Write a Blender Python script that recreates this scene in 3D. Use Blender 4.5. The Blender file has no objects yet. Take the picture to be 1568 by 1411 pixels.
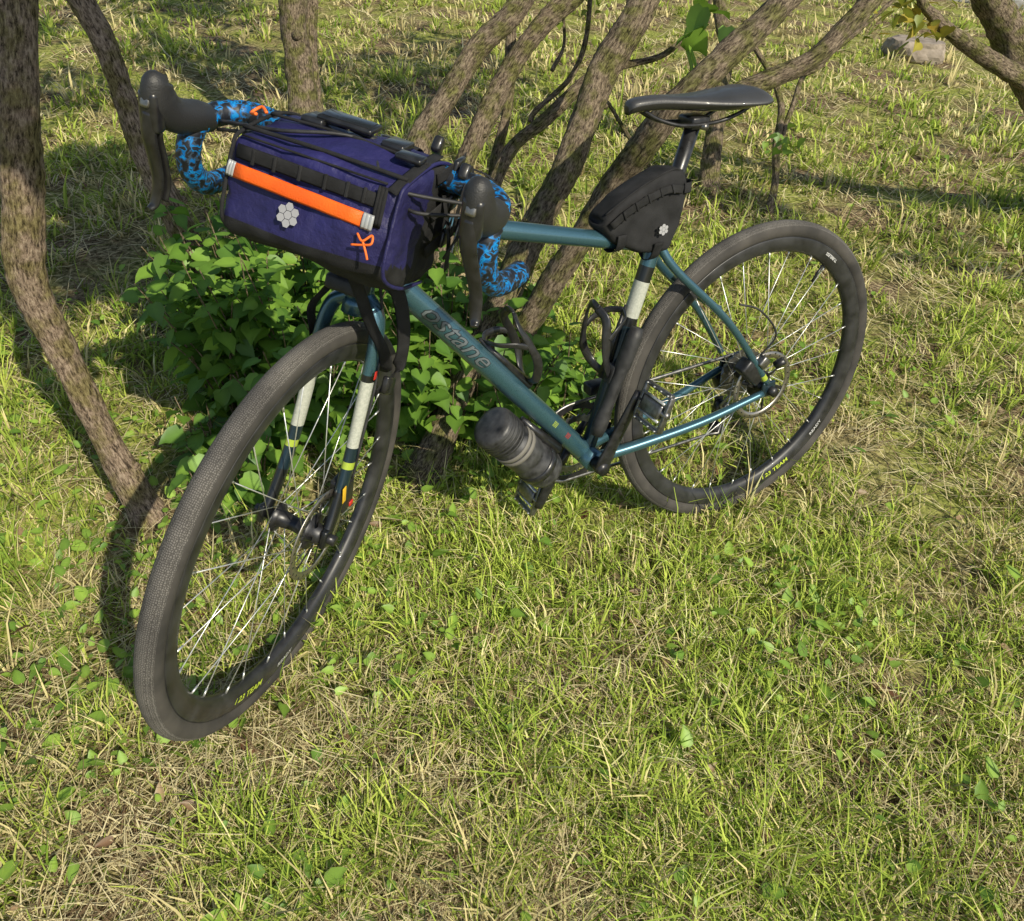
import bpy, bmesh, numpy as np, math
from mathutils import Matrix, Vector
rng=np.random.default_rng(7)
SC=bpy.context.scene; COL=SC.collection
# ------------------------------------------------------------------ helpers
def V(*a): return np.array(a,float)
def nrm(v):
    v=np.asarray(v,float); return v/(np.linalg.norm(v)+1e-12)
MATS={}
def nodes(m):
    m.use_nodes=True; return m.node_tree, m.node_tree.nodes, m.node_tree.links
def mat(name,col=(.5,.5,.5),rough=.5,metal=0.,coat=0.,nscale=None,namt=.3,bump=0.,bscale=200.,col2=None,spec=.5,sheen=0.):
    m=bpy.data.materials.new(name); nt,N,L=nodes(m); b=N['Principled BSDF']
    b.inputs['Base Color'].default_value=(*col,1); b.inputs['Roughness'].default_value=rough
    b.inputs['Metallic'].default_value=metal; b.inputs['Coat Weight'].default_value=coat
    b.inputs['Specular IOR Level'].default_value=spec; b.inputs['Sheen Weight'].default_value=sheen
    tc=N.new('ShaderNodeTexCoord')
    if nscale:
        n=N.new('ShaderNodeTexNoise'); n.inputs['Scale'].default_value=nscale; n.inputs['Detail'].default_value=4
        L.new(tc.outputs['Object'],n.inputs['Vector'])
        r=N.new('ShaderNodeValToRGB'); r.color_ramp.elements[0].position=.3; r.color_ramp.elements[1].position=.7
        c2=col2 or tuple(min(1,c*(1+namt*2)) for c in col)
        r.color_ramp.elements[0].color=(*[c*(1-namt*.5) for c in col],1) if not col2 else (*col,1)
        r.color_ramp.elements[1].color=(*c2,1)
        L.new(n.outputs['Fac'],r.inputs['Fac']); L.new(r.outputs['Color'],b.inputs['Base Color'])
        mr=N.new('ShaderNodeMapRange'); mr.inputs['To Min'].default_value=max(0,rough-.1); mr.inputs['To Max'].default_value=min(1,rough+.15)
        L.new(n.outputs['Fac'],mr.inputs['Value']); L.new(mr.outputs[0],b.inputs['Roughness'])
    if bump:
        n2=N.new('ShaderNodeTexNoise'); n2.inputs['Scale'].default_value=bscale; n2.inputs['Detail'].default_value=3
        L.new(tc.outputs['Object'],n2.inputs['Vector'])
        bp=N.new('ShaderNodeBump'); bp.inputs['Strength'].default_value=bump; bp.inputs['Distance'].default_value=.003
        L.new(n2.outputs['Fac'],bp.inputs['Height']); L.new(bp.outputs[0],b.inputs['Normal'])
    MATS[name]=m; return m
class MB:
    def __init__(s): s.v=[];s.f=[];s.m=[];s.uv=[];s.n=0;s.mats=[];s.sm=[]
    def mi(s,name):
        if name not in s.mats: s.mats.append(name)
        return s.mats.index(name)
    def add(s,v,f,mt,uv=None,smooth=True):
        v=np.asarray(v,float); 
        s.v.append(v); s.uv.append(v*0 if uv is None else np.asarray(uv,float))
        ms=[s.mi(mt)]*len(f) if isinstance(mt,str) else [s.mi(x) for x in mt]
        s.f+= [tuple(int(i)+s.n for i in q) for q in f]; s.m+=ms; s.sm+=[smooth]*len(f); s.n+=len(v)
    def build(s,name,parent=None,xf=None):
        v=np.concatenate(s.v); 
        if xf is not None: v=xf(v)
        me=bpy.data.meshes.new(name); me.from_pydata(v.tolist(),[],s.f)
        for n in s.mats: me.materials.append(MATS[n])
        me.polygons.foreach_set('material_index',s.m); me.polygons.foreach_set('use_smooth',s.sm)
        at=me.attributes.new('puv','FLOAT_VECTOR','POINT'); at.data.foreach_set('vector',np.concatenate(s.uv).ravel())
        me.update(); ob=bpy.data.objects.new(name,me); COL.objects.link(ob)
        if parent: ob.parent=parent
        return ob
def empty(name):
    e=bpy.data.objects.new(name,None); e.empty_display_size=.1; COL.objects.link(e); return e
def spline(P,per=6):
    P=np.asarray(P,float); n=len(P)
    if n<3 : 
        t=np.linspace(0,1,per+1)[:,None]; return P[0]*(1-t)+P[-1]*t
    Q=np.vstack([2*P[0]-P[1],P,2*P[-1]-P[-2]]); out=[]
    for i in range(1,n):
        p0,p1,p2,p3=Q[i-1],Q[i],Q[i+1],Q[i+2]
        for t in np.arange(per)/per:
            out.append(.5*((2*p1)+(-p0+p2)*t+(2*p0-5*p1+4*p2-p3)*t*t+(-p0+3*p1-3*p2+p3)*t**3))
    out.append(P[-1]); return np.array(out)
def sweep(mb,path,rad,mt,n=12,ref=None,cap=True,mfun=None,closed=False,wob=None):
    P=np.asarray(path,float); N=len(P)
    rad=np.asarray(rad,float)
    if rad.ndim==0: rad=np.full((N,2),float(rad))
    elif rad.ndim==1 and len(rad)==2 and N!=2: rad=np.tile(rad,(N,1))
    elif rad.ndim==1: rad=np.stack([rad,rad],1)
    if closed: T=np.roll(P,-1,0)-np.roll(P,1,0)
    else: T=np.gradient(P,axis=0)
    T/=np.linalg.norm(T,axis=1,keepdims=True)+1e-12
    X=np.zeros_like(P)
    if ref is None:
        a=V(0,0,1) if abs(T[0][2])<.9 else V(1,0,0)
        x=nrm(np.cross(a,T[0])); X[0]=x
        for i in range(1,N): x=nrm(x-T[i]*(x@T[i])); X[i]=x
    else:
        ref=np.asarray(ref,float)
        for i in range(N): X[i]=nrm(ref-T[i]*(ref@T[i]))
    Y=np.cross(T,X); th=np.arange(n)*2*np.pi/n
    s=np.concatenate([[0],np.cumsum(np.linalg.norm(np.diff(P,axis=0),axis=1))])
    w=np.ones((N,n)) if wob is None else wob(s[:,None],th[None,:])
    c=(rad[:,0:1]*np.cos(th)*w)[:,:,None]; sn=(rad[:,1:2]*np.sin(th)*w)[:,:,None]
    v=(P[:,None]+c*X[:,None]+sn*Y[:,None]).reshape(-1,3)
    uv=np.stack([c[:,:,0],sn[:,:,0],np.tile(s[:,None],(1,n))],2).reshape(-1,3)
    f=[];mm=[]
    for i in range(N if closed else N-1):
        j=(i+1)%N; q=mt if mfun is None else mfun((s[i]+s[min(i+1,N-1)])/2/s[-1])
        for k in range(n):
            f.append((i*n+k,i*n+(k+1)%n,j*n+(k+1)%n,j*n+k)); mm.append(q)
    if cap and not closed:
        f.append(tuple(range(n))[::-1]); mm.append(mm[0]); f.append(tuple((N-1)*n+k for k in range(n))); mm.append(mm[-1])
    mb.add(v,f,mm,uv)
def revolve(mb,prof,c,axis,mt,n=48,closedprof=False,mats=None,a0=0,a1=2*np.pi,uvR=None):
    prof=np.asarray(prof,float); axis=nrm(axis); a=V(1,0,0) if abs(axis[0])<.9 else V(0,0,1)
    x=nrm(np.cross(axis,a)); y=np.cross(axis,x); full=abs(a1-a0-2*np.pi)<1e-6
    th=a0+(a1-a0)*np.arange(n if full else n+1)/n; K=len(prof)
    v=[];uv=[]
    pl=np.concatenate([[0],np.cumsum(np.linalg.norm(np.diff(prof,axis=0),axis=1))])
    R=uvR or prof[:,0].max()
    for t in th:
        d=x*math.cos(t)+y*math.sin(t)
        v.append(np.asarray(c)+prof[:,0:1]*d+prof[:,1:2]*axis); uv.append(np.stack([np.full(K,t*R),pl,prof[:,0]],1))
    v=np.concatenate(v);uv=np.concatenate(uv); f=[];mm=[]
    nn=len(th)
    for i in range(nn if full else nn-1):
        j=(i+1)%nn
        for k in range(K if closedprof else K-1):
            k2=(k+1)%K; f.append((i*K+k,j*K+k,j*K+k2,i*K+k2)); mm.append(mt if mats is None else mats[k])
    mb.add(v,f,mm,uv)
def rbox(mb,c,ax,h,r,mt,seg=2,smooth=True,taper=None):
    bm=bmesh.new(); bmesh.ops.create_cube(bm,size=2)
    for v in bm.verts: v.co=Vector((v.co.x*h[0],v.co.y*h[1],v.co.z*h[2]))
    if r>0: bmesh.ops.bevel(bm,geom=list(bm.edges),offset=r,segments=seg,profile=.5,affect='EDGES')
    bm.verts.index_update(); A=np.array([nrm(a) for a in ax]); p=np.array([v.co[:] for v in bm.verts])
    if taper: p[:,0:2]*=(1+taper*(p[:,2:3]/h[2]))
    f=[tuple(v.index for v in q.verts) for q in bm.faces]; bm.free()
    mb.add(np.asarray(c)+p@A,f,mt,p,smooth)
def ribbon(mb,path,wdir,w,t,mt,per=5):
    sweep(mb,spline(path,per),(w/2,t/2),mt,n=8,ref=wdir)
def prism(mb,prof,l0,l1,bev,mt,facemat=None,noise=0,cuts=2,bulge=0.0,nsc=22):
    bm=bmesh.new(); a=[bm.verts.new((p[0],l0,p[1])) for p in prof]; b=[bm.verts.new((p[0],l1,p[1])) for p in prof]
    K=len(prof); bm.faces.new(a); bm.faces.new(b[::-1])
    for i in range(K): bm.faces.new((a[i],b[i],b[(i+1)%K],a[(i+1)%K]))
    bmesh.ops.recalc_face_normals(bm,faces=bm.faces)
    bmesh.ops.bevel(bm,geom=list(bm.edges),offset=bev,segments=3,profile=.5,affect='EDGES')
    bmesh.ops.triangulate(bm,faces=[f for f in bm.faces if len(f.verts)>4])
    for _ in range(cuts): 
        bmesh.ops.subdivide_edges(bm,edges=[e for e in bm.edges if e.calc_length()>.012],cuts=1,use_grid_fill=True)
    bmesh.ops.triangulate(bm,faces=[f for f in bm.faces if len(f.verts)>4])
    bm.normal_update()
    from mathutils import noise as NZ
    ctr=Vector((sum(p[0] for p in prof)/K,(l0+l1)/2,sum(p[1] for p in prof)/K))
    if noise or bulge:
        mv=[]
        for v in bm.verts:
            k=NZ.noise(v.co*nsc)*noise+NZ.noise(Vector((v.co.x*60,v.co.y*25,v.co.z*60)))*noise*.45
            e=v.co-ctr; mx=max(abs(l1-l0)/2,1e-4); fy=1-min(1,abs(e.y)/mx)**3
            mv.append(v.normal*(k+bulge*fy))
        for v,m_ in zip(bm.verts,mv): v.co+=m_
    bm.normal_update(); bm.verts.index_update()
    p=np.array([v.co[:] for v in bm.verts]); f=[tuple(v.index for v in q.verts) for q in bm.faces]
    mm=mt if facemat is None else [facemat(q.normal,q.calc_center_median()) for q in bm.faces]
    bm.free(); mb.add(p,f,mm,p)
def textmesh(body,size,shear=0,bold=.0):
    cu=bpy.data.curves.new('tmp','FONT'); cu.body=body; cu.size=size; cu.shear=shear; cu.offset=bold; cu.resolution_u=2
    ob=bpy.data.objects.new('tmp',cu); COL.objects.link(ob); dg=bpy.context.evaluated_depsgraph_get()
    me=bpy.data.meshes.new_from_object(ob.evaluated_get(dg)); bm=bmesh.new(); bm.from_mesh(me)
    bmesh.ops.triangulate(bm,faces=bm.faces); bmesh.ops.subdivide_edges(bm,edges=[e for e in bm.edges if e.calc_length()>size*.12],cuts=2,use_grid_fill=True)
    bmesh.ops.triangulate(bm,faces=bm.faces); bm.verts.index_update()
    p=np.array([v.co[:] for v in bm.verts]); f=[tuple(v.index for v in q.verts) for q in bm.faces]; bm.free()
    bpy.data.objects.remove(ob); bpy.data.meshes.remove(me); bpy.data.curves.remove(cu); return p,f
# ------------------------------------------------------------------ materials
mat('teal_paint',(.048,.118,.155),.28,.55,.7,nscale=900,namt=.15)
mat('teal_dark',(.018,.04,.056),.35,.5,.5)
mat('band_black',(.008,.009,.01),.35,0,.4)
mat('band_white',(.50,.51,.45),.4,0,.3,nscale=260,col2=(.36,.38,.33))
mat('band_lime',(.35,.45,.05),.4,0,.3)
mat('black_gloss',(.014,.014,.015),.3,0,.2,nscale=80,namt=.4)
mat('black_matte',(.018,.018,.019),.55,0,0,nscale=60,namt=.5,bump=.1,bscale=600)
mat('black_metal',(.035,.035,.037),.35,.6,0,nscale=90)
mat('hood_rubber',(.024,.024,.025),.5,0,0,bump=.25,bscale=500)
mat('rim_black',(.017,.017,.018),.4,0,.15,nscale=30,namt=.6)
mat('silver',(.66,.66,.64),.33,.75,nscale=120,namt=.1)
mat('steel_dark',(.19,.185,.18),.35,.9,nscale=120,namt=.3)
mat('rotor',(.38,.35,.31),.35,.9)
mat('saddle_top',(.04,.04,.042),.42,0,.15,bump=.12,bscale=350,nscale=15,namt=.2)
mat('saddle_side',(.014,.014,.015),.3,0,.3)
mat('white_decal',(.45,.45,.45),.5)
mat('grey_decal',(.13,.155,.175),.4,.3,.3)
mat('outline_decal',(.02,.03,.038),.4,.3,.3)
mat('lime_decal',(.5,.62,.06),.5)
mat('yellow_decal',(.75,.45,.03),.5)
mat('red_decal',(.5,.03,.02),.4)
mat('fabric_black',(.013,.013,.014),.78,0,0,nscale=30,namt=.6,bump=.5,bscale=900,spec=.3)
mat('webbing',(.014,.014,.015),.72,0,0,nscale=40,namt=.5,bump=.6,bscale=1300,spec=.3)
mat('reflective',(.42,.43,.44),.4,.2)
mat('logo_grey',(.36,.36,.38),.5)
mat('orange',(.85,.10,.008),.5,0,0,bump=.3,bscale=500,nscale=20,col2=(.95,.16,.01))
mat('orange_cord',(.9,.17,.02),.6)
mat('plastic_bottle',(.022,.022,.023),.42,0,0,nscale=45,namt=1.2,bump=.1,bscale=200)
mat('strap_grey',(.17,.16,.14),.7)
def m_navy():
    m=mat('navy',(.012,.014,.07),.55,0,0,spec=.45); nt,N,L=nodes(m); b=N['Principled BSDF']
    tc=N.new('ShaderNodeTexCoord'); n=N.new('ShaderNodeTexNoise'); n.inputs['Scale'].default_value=9;n.inputs['Detail'].default_value=5
    L.new(tc.outputs['Object'],n.inputs['Vector']); r=N.new('ShaderNodeValToRGB')
    r.color_ramp.elements[0].position=.3;r.color_ramp.elements[1].position=.75
    r.color_ramp.elements[0].color=(.012,.011,.055,1); r.color_ramp.elements[1].color=(.024,.022,.125,1)
    L.new(n.outputs['Fac'],r.inputs['Fac']); L.new(r.outputs[0],b.inputs['Base Color'])
    n2=N.new('ShaderNodeTexNoise'); n2.inputs['Scale'].default_value=48; n2.inputs['Detail'].default_value=4
    w=N.new('ShaderNodeTexVoronoi'); w.inputs['Scale'].default_value=900
    L.new(tc.outputs['Object'],n2.inputs['Vector']);L.new(tc.outputs['Object'],w.inputs['Vector'])
    b1=N.new('ShaderNodeBump');b1.inputs['Strength'].default_value=.8;b1.inputs['Distance'].default_value=.006
    b2=N.new('ShaderNodeBump');b2.inputs['Strength'].default_value=.3;b2.inputs['Distance'].default_value=.001
    L.new(n2.outputs['Fac'],b1.inputs['Height']);L.new(w.outputs['Distance'],b2.inputs['Height']);L.new(b1.outputs[0],b2.inputs['Normal']);L.new(b2.outputs[0],b.inputs['Normal'])
m_navy()
def m_tire(name,c1,c2,tread):
    m=mat(name,c1,.8,spec=.3); nt,N,L=nodes(m); b=N['Principled BSDF']
    at=N.new('ShaderNodeAttribute');at.attribute_name='puv'
    tc=N.new('ShaderNodeTexCoord'); n=N.new('ShaderNodeTexNoise'); n.inputs['Scale'].default_value=14;n.inputs['Detail'].default_value=6
    L.new(tc.outputs['Object'],n.inputs['Vector']); r=N.new('ShaderNodeValToRGB')
    r.color_ramp.elements[0].position=.35;r.color_ramp.elements[1].position=.68
    r.color_ramp.elements[0].color=(*c1,1); r.color_ramp.elements[1].color=(*c2,1)
    L.new(n.outputs['Fac'],r.inputs['Fac'])
    if tread:
        v=N.new('ShaderNodeTexVoronoi'); v.inputs['Scale'].default_value=330; v.feature='DISTANCE_TO_EDGE'
        v.inputs['Randomness'].default_value=.5
        L.new(at.outputs['Vector'],v.inputs['Vector'])
        mr=N.new('ShaderNodeMapRange'); mr.inputs['From Max'].default_value=.2; L.new(v.outputs['Distance'],mr.inputs['Value'])
        mx=N.new('ShaderNodeMix');mx.data_type='RGBA';mx.blend_type='MULTIPLY'; mx.inputs['Factor'].default_value=.65
        L.new(r.outputs[0],mx.inputs['A']);L.new(mr.outputs[0],mx.inputs['B']);L.new(mx.outputs['Result'],b.inputs['Base Color'])
        bp=N.new('ShaderNodeBump');bp.inputs['Strength'].default_value=.8;bp.inputs['Distance'].default_value=.001
        L.new(mr.outputs[0],bp.inputs['Height']);L.new(bp.outputs[0],b.inputs['Normal'])
    else: L.new(r.outputs[0],b.inputs['Base Color'])
m_tire('tire_tread',(.11,.103,.097),(.20,.187,.17),True)
m_tire('tire_wall',(.035,.033,.031),(.08,.073,.066),False)
def m_tape():
    m=mat('bar_tape',(.0,.2,.6),.5); nt,N,L=nodes(m); b=N['Principled BSDF']
    tc=N.new('ShaderNodeTexCoord'); n=N.new('ShaderNodeTexNoise'); n.inputs['Scale'].default_value=85;n.inputs['Detail'].default_value=2.5; n.inputs['Distortion'].default_value=.6
    L.new(tc.outputs['Object'],n.inputs['Vector']); r=N.new('ShaderNodeValToRGB'); cr=r.color_ramp; cr.interpolation='CONSTANT'
    cr.elements[0].position=0; cr.elements[0].color=(.010,.012,.018,1)
    cr.elements[1].position=.46; cr.elements[1].color=(.03,.055,.09,1)
    for p,c in ((.51,(.0,.12,.38,1)),(.57,(.004,.22,.55,1)),(.62,(.015,.02,.03,1))):
        e=cr.elements.new(p); e.color=c
    L.new(n.outputs['Fac'],r.inputs['Fac']); L.new(r.outputs[0],b.inputs['Base Color'])
m_tape()
def m_bark(name,ca,cb,cc,lo):
    m=mat(name,ca,.92,spec=.2); nt,N,L=nodes(m); b=N['Principled BSDF']
    at=N.new('ShaderNodeAttribute');at.attribute_name='puv'
    mp=N.new('ShaderNodeMapping'); mp.inputs['Scale'].default_value=(1,1,.3); L.new(at.outputs['Vector'],mp.inputs['Vector'])
    n=N.new('ShaderNodeTexNoise'); n.inputs['Scale'].default_value=190; n.inputs['Detail'].default_value=5; n.inputs['Roughness'].default_value=.78
    L.new(mp.outputs[0],n.inputs['Vector'])
    n2=N.new('ShaderNodeTexNoise'); n2.inputs['Scale'].default_value=24; n2.inputs['Detail'].default_value=5; L.new(at.outputs['Vector'],n2.inputs['Vector'])
    r=N.new('ShaderNodeValToRGB'); r.color_ramp.elements[0].position=.38; r.color_ramp.elements[0].color=(*lo,1)
    r.color_ramp.elements[1].position=.63; r.color_ramp.elements[1].color=(*cb,1); e=r.color_ramp.elements.new(.49); e.color=(*ca,1)
    L.new(n.outputs['Fac'],r.inputs['Fac'])
    r2=N.new('ShaderNodeValToRGB'); r2.color_ramp.elements[0].position=.44; r2.color_ramp.elements[1].position=.6
    L.new(n2.outputs['Fac'],r2.inputs['Fac'])
    mx=N.new('ShaderNodeMix');mx.data_type='RGBA';mx.blend_type='MULTIPLY'
    L.new(r2.outputs[0],mx.inputs['Factor']); L.new(r.outputs[0],mx.inputs['A']); mx.inputs['B'].default_value=(*cc,1)
    L.new(mx.outputs['Result'],b.inputs['Base Color'])
    bp=N.new('ShaderNodeBump');bp.inputs['Strength'].default_value=1;bp.inputs['Distance'].default_value=.009
    L.new(n.outputs['Fac'],bp.inputs['Height']);L.new(bp.outputs[0],b.inputs['Normal'])
m_bark('bark',(.26,.19,.135),(.50,.39,.29),(.68,.74,.46),(.05,.036,.025))
m_bark('bark_dark',(.18,.138,.098),(.38,.305,.215),(.64,.78,.40),(.032,.024,.017))
def m_leaf(name,trans=.35,attr='col'):
    m=bpy.data.materials.new(name); nt,N,L=nodes(m); N.remove(N['Principled BSDF'])
    at=N.new('ShaderNodeAttribute');at.attribute_name=attr
    df=N.new('ShaderNodeBsdfDiffuse'); L.new(at.outputs['Color'],df.inputs['Color'])
    tr=N.new('ShaderNodeBsdfTranslucent'); L.new(at.outputs['Color'],tr.inputs['Color'])
    mx=N.new('ShaderNodeMixShader'); mx.inputs[0].default_value=trans; L.new(df.outputs[0],mx.inputs[1]);L.new(tr.outputs[0],mx.inputs[2])
    L.new(mx.outputs[0],N['Material Output'].inputs['Surface']); MATS[name]=m
    return m,N,L,mx
m_leaf('grass_blade',.25)
m,N,L,mx=m_leaf('leaf',.35)
g_=N.new('ShaderNodeBsdfGlossy'); g_.inputs['Roughness'].default_value=.5; g_.inputs['Color'].default_value=(.8,.9,.9,1)
m2=N.new('ShaderNodeMixShader'); m2.inputs[0].default_value=.035; L.new(mx.outputs[0],m2.inputs[1]);L.new(g_.outputs[0],m2.inputs[2]); L.new(m2.outputs[0],N['Material Output'].inputs['Surface'])
# ------------------------------------------------------------------ bicycle frames of reference (fitted pose)
lean=.1469; steer=.7686; ha=1.2555; R=.3528; off=.0497; wb=1.0283
Ab=V(-math.cos(ha),0,math.sin(ha)); Pb=V(math.sin(ha),0,math.cos(ha)); Lb=V(0,1,0)
A0=V(wb,0,R)-off*Pb; Psb=Pb*math.cos(steer)+Lb*math.sin(steer); Lsb=-Pb*math.sin(steer)+Lb*math.cos(steer)
def WB(b):
    b=np.atleast_2d(b); return b[:,0:1]*V(-1,0,0)+b[:,1:2]*V(0,-math.cos(lean),math.sin(lean))+b[:,2:3]*V(0,math.sin(lean),math.cos(lean))
def WS(s):
    s=np.atleast_2d(s); return WB(A0+s[:,0:1]*Psb+s[:,1:2]*Lsb+s[:,2:3]*Ab)
BIKE=empty('gravel_bicycle')
BB=V(.422,0,.2823); S=V(-math.cos(1.2776),0,math.sin(1.2776)); HS=.6123; ST=.085
# wheels
def wheel(name,c,xf,front):
    c=np.asarray(c,float); Y=V(0,1,0)
    mb=MB(); ph=np.radians(np.linspace(-142,142,25)); mr=.0182; rr=R-mr
    prof=np.stack([rr+mr*np.cos(ph),mr*np.sin(ph)],1)
    ms=['tire_tread' if abs((ph[i]+ph[i+1])/2)<1.05 else 'tire_wall' for i in range(24)]
    revolve(mb,prof,c,Y,'tire_tread',n=128,mats=ms)
    mb.build(name+'_tire',BIKE,xf)
    mb=MB(); prof=[(.319,-.0115),(.3225,-.0128),(.319,-.0142),(.305,-.0136),(.294,-.0105),(.2875,-.004),(.2875,.004),(.294,.0105),(.305,.0136),(.319,.0142),(.3225,.0128),(.319,.0115)]
    revolve(mb,prof,c,Y,'rim_black',n=128,closedprof=True)
    for (txt,ang,mt,sz) in ((' i 23 TEAM',-1.95 if front else -1.3,'lime_decal',.019),('READY',-1.50 if front else -.75,'white_decal',.014),('TUBELESS',.9,'white_decal',.010)):
        p,f=textmesh(txt,sz,0,.0004); 
        an=ang+p[:,0]/.303; rad=.3005+(.011-p[:,1])*.9
        q=np.stack([-rad*np.cos(-an), .0147+(rad-.303)*-.02, -rad*np.sin(-an)],1)
        mb.add(c+q,f,mt)
    sweep(mb,[c+V(.289*math.cos(2.2),0,.289*math.sin(2.2)),c+V(.245*math.cos(2.2),0,.245*math.sin(2.2))],.003,'black_metal',8)
    mb.build(name+'_rim',BIKE,xf)
    mb=MB(); n=28; fl=.032 if front else .03
    for i in range(n):
        side=1 if i%2 else -1; a=2*math.pi*i/n; k=1 if (i//2)%2 else -1
        ah=a+k*.95; rf=.029 if side>0 else .024
        p0=c+V(rf*math.cos(ah),side*fl*(1 if side>0 or front else .65),rf*math.sin(ah)); p1=c+V(.289*math.cos(a),side*.003,.289*math.sin(a))
        sweep(mb,[p0,p1],.00095,'silver',6)
        sweep(mb,[p1,p1+(p0-p1)*.05],.0018,'silver',6)
    mb.build(name+'_spokes',BIKE,xf)
    mb=MB()
    revolve(mb,[(0,-.055),(.009,-.055),(.011,-.04),(.024,-.034),(.026,-.031),(.015,-.027),(.012,0),(.016,.024),(.031,.030),(.031,.034),(.018,.037),(.016,.05),(.0095,.055),(0,.055)],c,Y,'black_metal',n=28)
    revolve(mb,[(0,-.074),(.008,-.074),(.008,-.05),(0,-.05)],c,Y,'black_metal',n=16); revolve(mb,[(0,.05),(.009,.05),(.009,.076),(0,.076)],c,Y,'black_metal',n=16)
    y=.043
    revolve(mb,[(.066,y-.0009),(.080,y-.0009),(.080,y+.0009),(.066,y+.0009)],c,Y,'rotor',n=60,closedprof=True)
    for i in range(6):
        a=i*math.pi/3
        sweep(mb,[c+V(.02*math.cos(a),y,.02*math.sin(a)),c+V(.045*math.cos(a+.3),y,.045*math.sin(a+.3)),c+V(.068*math.cos(a+.35),y,.068*math.sin(a+.35))],(.004,.0009),'black_metal',8,ref=(0.001,0,1) if i%3 else (1,0,.001))
    for i in range(30):
        a=i*2*math.pi/30; revolve(mb,[(0,y+.0012),(.0024,y+.0012),(.0024,y-.0012),(0,y-.0012)],c+V((.073+.003*(i%2))*math.cos(a),0,(.073+.003*(i%2))*math.sin(a)),Y,'band_black',n=7)
    if not front:
        for i,rc in enumerate(np.linspace(.058,.024,10)):
            yy=-.022-.0038*i
            K=40; th=np.arange(K)*2*np.pi/K; rad=rc+.0022*((np.arange(K)%2)*2-1)
            v=[c+V(r_*math.cos(t),yy+dy,r_*math.sin(t)) for dy in (-.0009,.0009) for r_,t in zip(rad,th)]
            f=[tuple(range(K)),tuple(range(K,2*K))[::-1]]+[(k,(k+1)%K,K+(k+1)%K,K+k) for k in range(K)]
            mb.add(v,f,'steel_dark',smooth=False)
    mb.build(name+'_hub',BIKE,xf)
wheel('rear_wheel',(0,0,R),WB,False)
wheel('front_wheel',(off,0,0),WS,True)
# frame
mb=MB(); DTa=A0+.4548*Ab; TTa=A0+.5167*Ab; CL=BB+S*.4545
DTd=nrm(DTa-BB); DTL=np.linalg.norm(DTa-BB)
sweep(mb,spline([BB,DTa],24),.0205,'teal_paint',20)
def stm(t):
    return 'teal_paint' if t>.84 else 'band_black' if t>.77 else 'band_white' if t>.62 else 'band_black' if t>.59 else 'teal_dark'
sweep(mb,spline([BB,BB+S*.478],80),.0152,'teal_paint',18,mfun=stm)
sweep(mb,spline([BB+S*.44,TTa],12),np.linspace(.0145,.0175,13),'teal_paint',18)
sweep(mb,[A0+.392*Ab,A0+.41*Ab,A0+.5*Ab,A0+.58*Ab],[.024,.022,.0205,.0215],'teal_paint',24)
sweep(mb,[BB-Lb*.035,BB+Lb*.035],.0225,'teal_paint',24)
for s in (1,-1):
    def csm(t): return 'band_lime' if .93<t<.965 else 'teal_paint'
    sweep(mb,spline([BB+V(-.01,s*.022,0),BB+V(-.1,s*.034,.008),BB+V(-.25,s*.052,.03),V(.02,s*.066,R-.004)],14),np.interp(np.linspace(0,1,43),[0,.3,1],[.0125,.0115,.008]),'teal_paint',14)
    sweep(mb,spline([BB+S*.445+Lb*s*.012,BB+S*.39+V(-.05,s*.03,0),V(.13,s*.052,.53),V(.012,s*.066,R+.02)],14),np.interp(np.linspace(0,1,43),[0,.2,1],[.009,.0085,.0075]),'teal_paint',14,mfun=csm)
    rbox(mb,V(.006,s*.066,R+.004),np.eye(3),(.018,.0035,.018),.003,'teal_dark')
sweep(mb,[V(.155,-.045,.565),V(.155,.045,.565)],.006,'teal_paint',10)
sweep(mb,[BB+S*.463,BB+S*.482],.0185,'black_metal',20)
nup=nrm(np.cross(DTd,Lb)); nup=nup if nup[2]>0 else -nup
for bold,mt_,rr_ in ((.0012,'outline_decal',.0208),(.0,'grey_decal',.0211)):
    p,f=textmesh('ostane',.045,.4,bold); a_=(p[:,1]-.012)/.0209
    mb.add(DTa-DTd[None]*(.118+p[:,0:1]*1.42)+rr_*(np.cos(a_)[:,None]*Lb+np.sin(a_)[:,None]*nup),f,mt_)
for dd,mt in ((.50,'lime_decal'),(.545,'red_decal')):
    p,f=textmesh('||||',.012); a_=(p[:,1])/.0209
    mb.add(DTa-DTd[None]*(dd+p[:,0:1])+rr_*(np.cos(a_)[:,None]*Lb+np.sin(a_)[:,None]*nup),f,mt)
mb.build('frame',BIKE,WB)
# fork
mb=MB()
def fm(t):
    return ('teal_paint' if t<.30 else 'band_black' if t<.335 else 'band_white' if t<.60 else 'teal_dark' if t<.665 else 'band_lime' if t<.695 else 'teal_dark' if t<.80 else 'band_black')
for s in (1,-1):
    pts=spline([V(0,s*.014,.392),V(.002,s*.036,.375),V(.004,s*.046,.335),V(.006,s*.049,.25),V(.012,s*.052,.14),V(.03,s*.055,.05),V(off,s*.057,-.004)],16)
    n_=len(pts); sweep(mb,pts,np.stack([np.interp(np.linspace(0,1,n_),[0,.12,.5,1],[.019,.018,.0145,.0115]),np.interp(np.linspace(0,1,n_),[0,.12,.5,1],[.014,.012,.0105,.009])],1),'teal_paint',16,ref=(1,0,0),mfun=fm)
    rbox(mb,V(off,s*.0585,0),np.eye(3),(.014,.006,.017),.004,'band_black')
sweep(mb,[V(0,0,.365),V(0,0,.395)],[.022,.0225],'teal_paint',20)
rbox(mb,V(.030,.0645,.075),(V(1,0,-.35),V(0,1,0),V(.35,0,1)),(.005,.0006,.017),.0003,'yellow_decal')
rbox(mb,V(.016,.0638,.285),(V(1,0,0),V(0,1,0),V(0,0,1)),(.004,.0006,.007),.0003,'red_decal')
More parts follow.
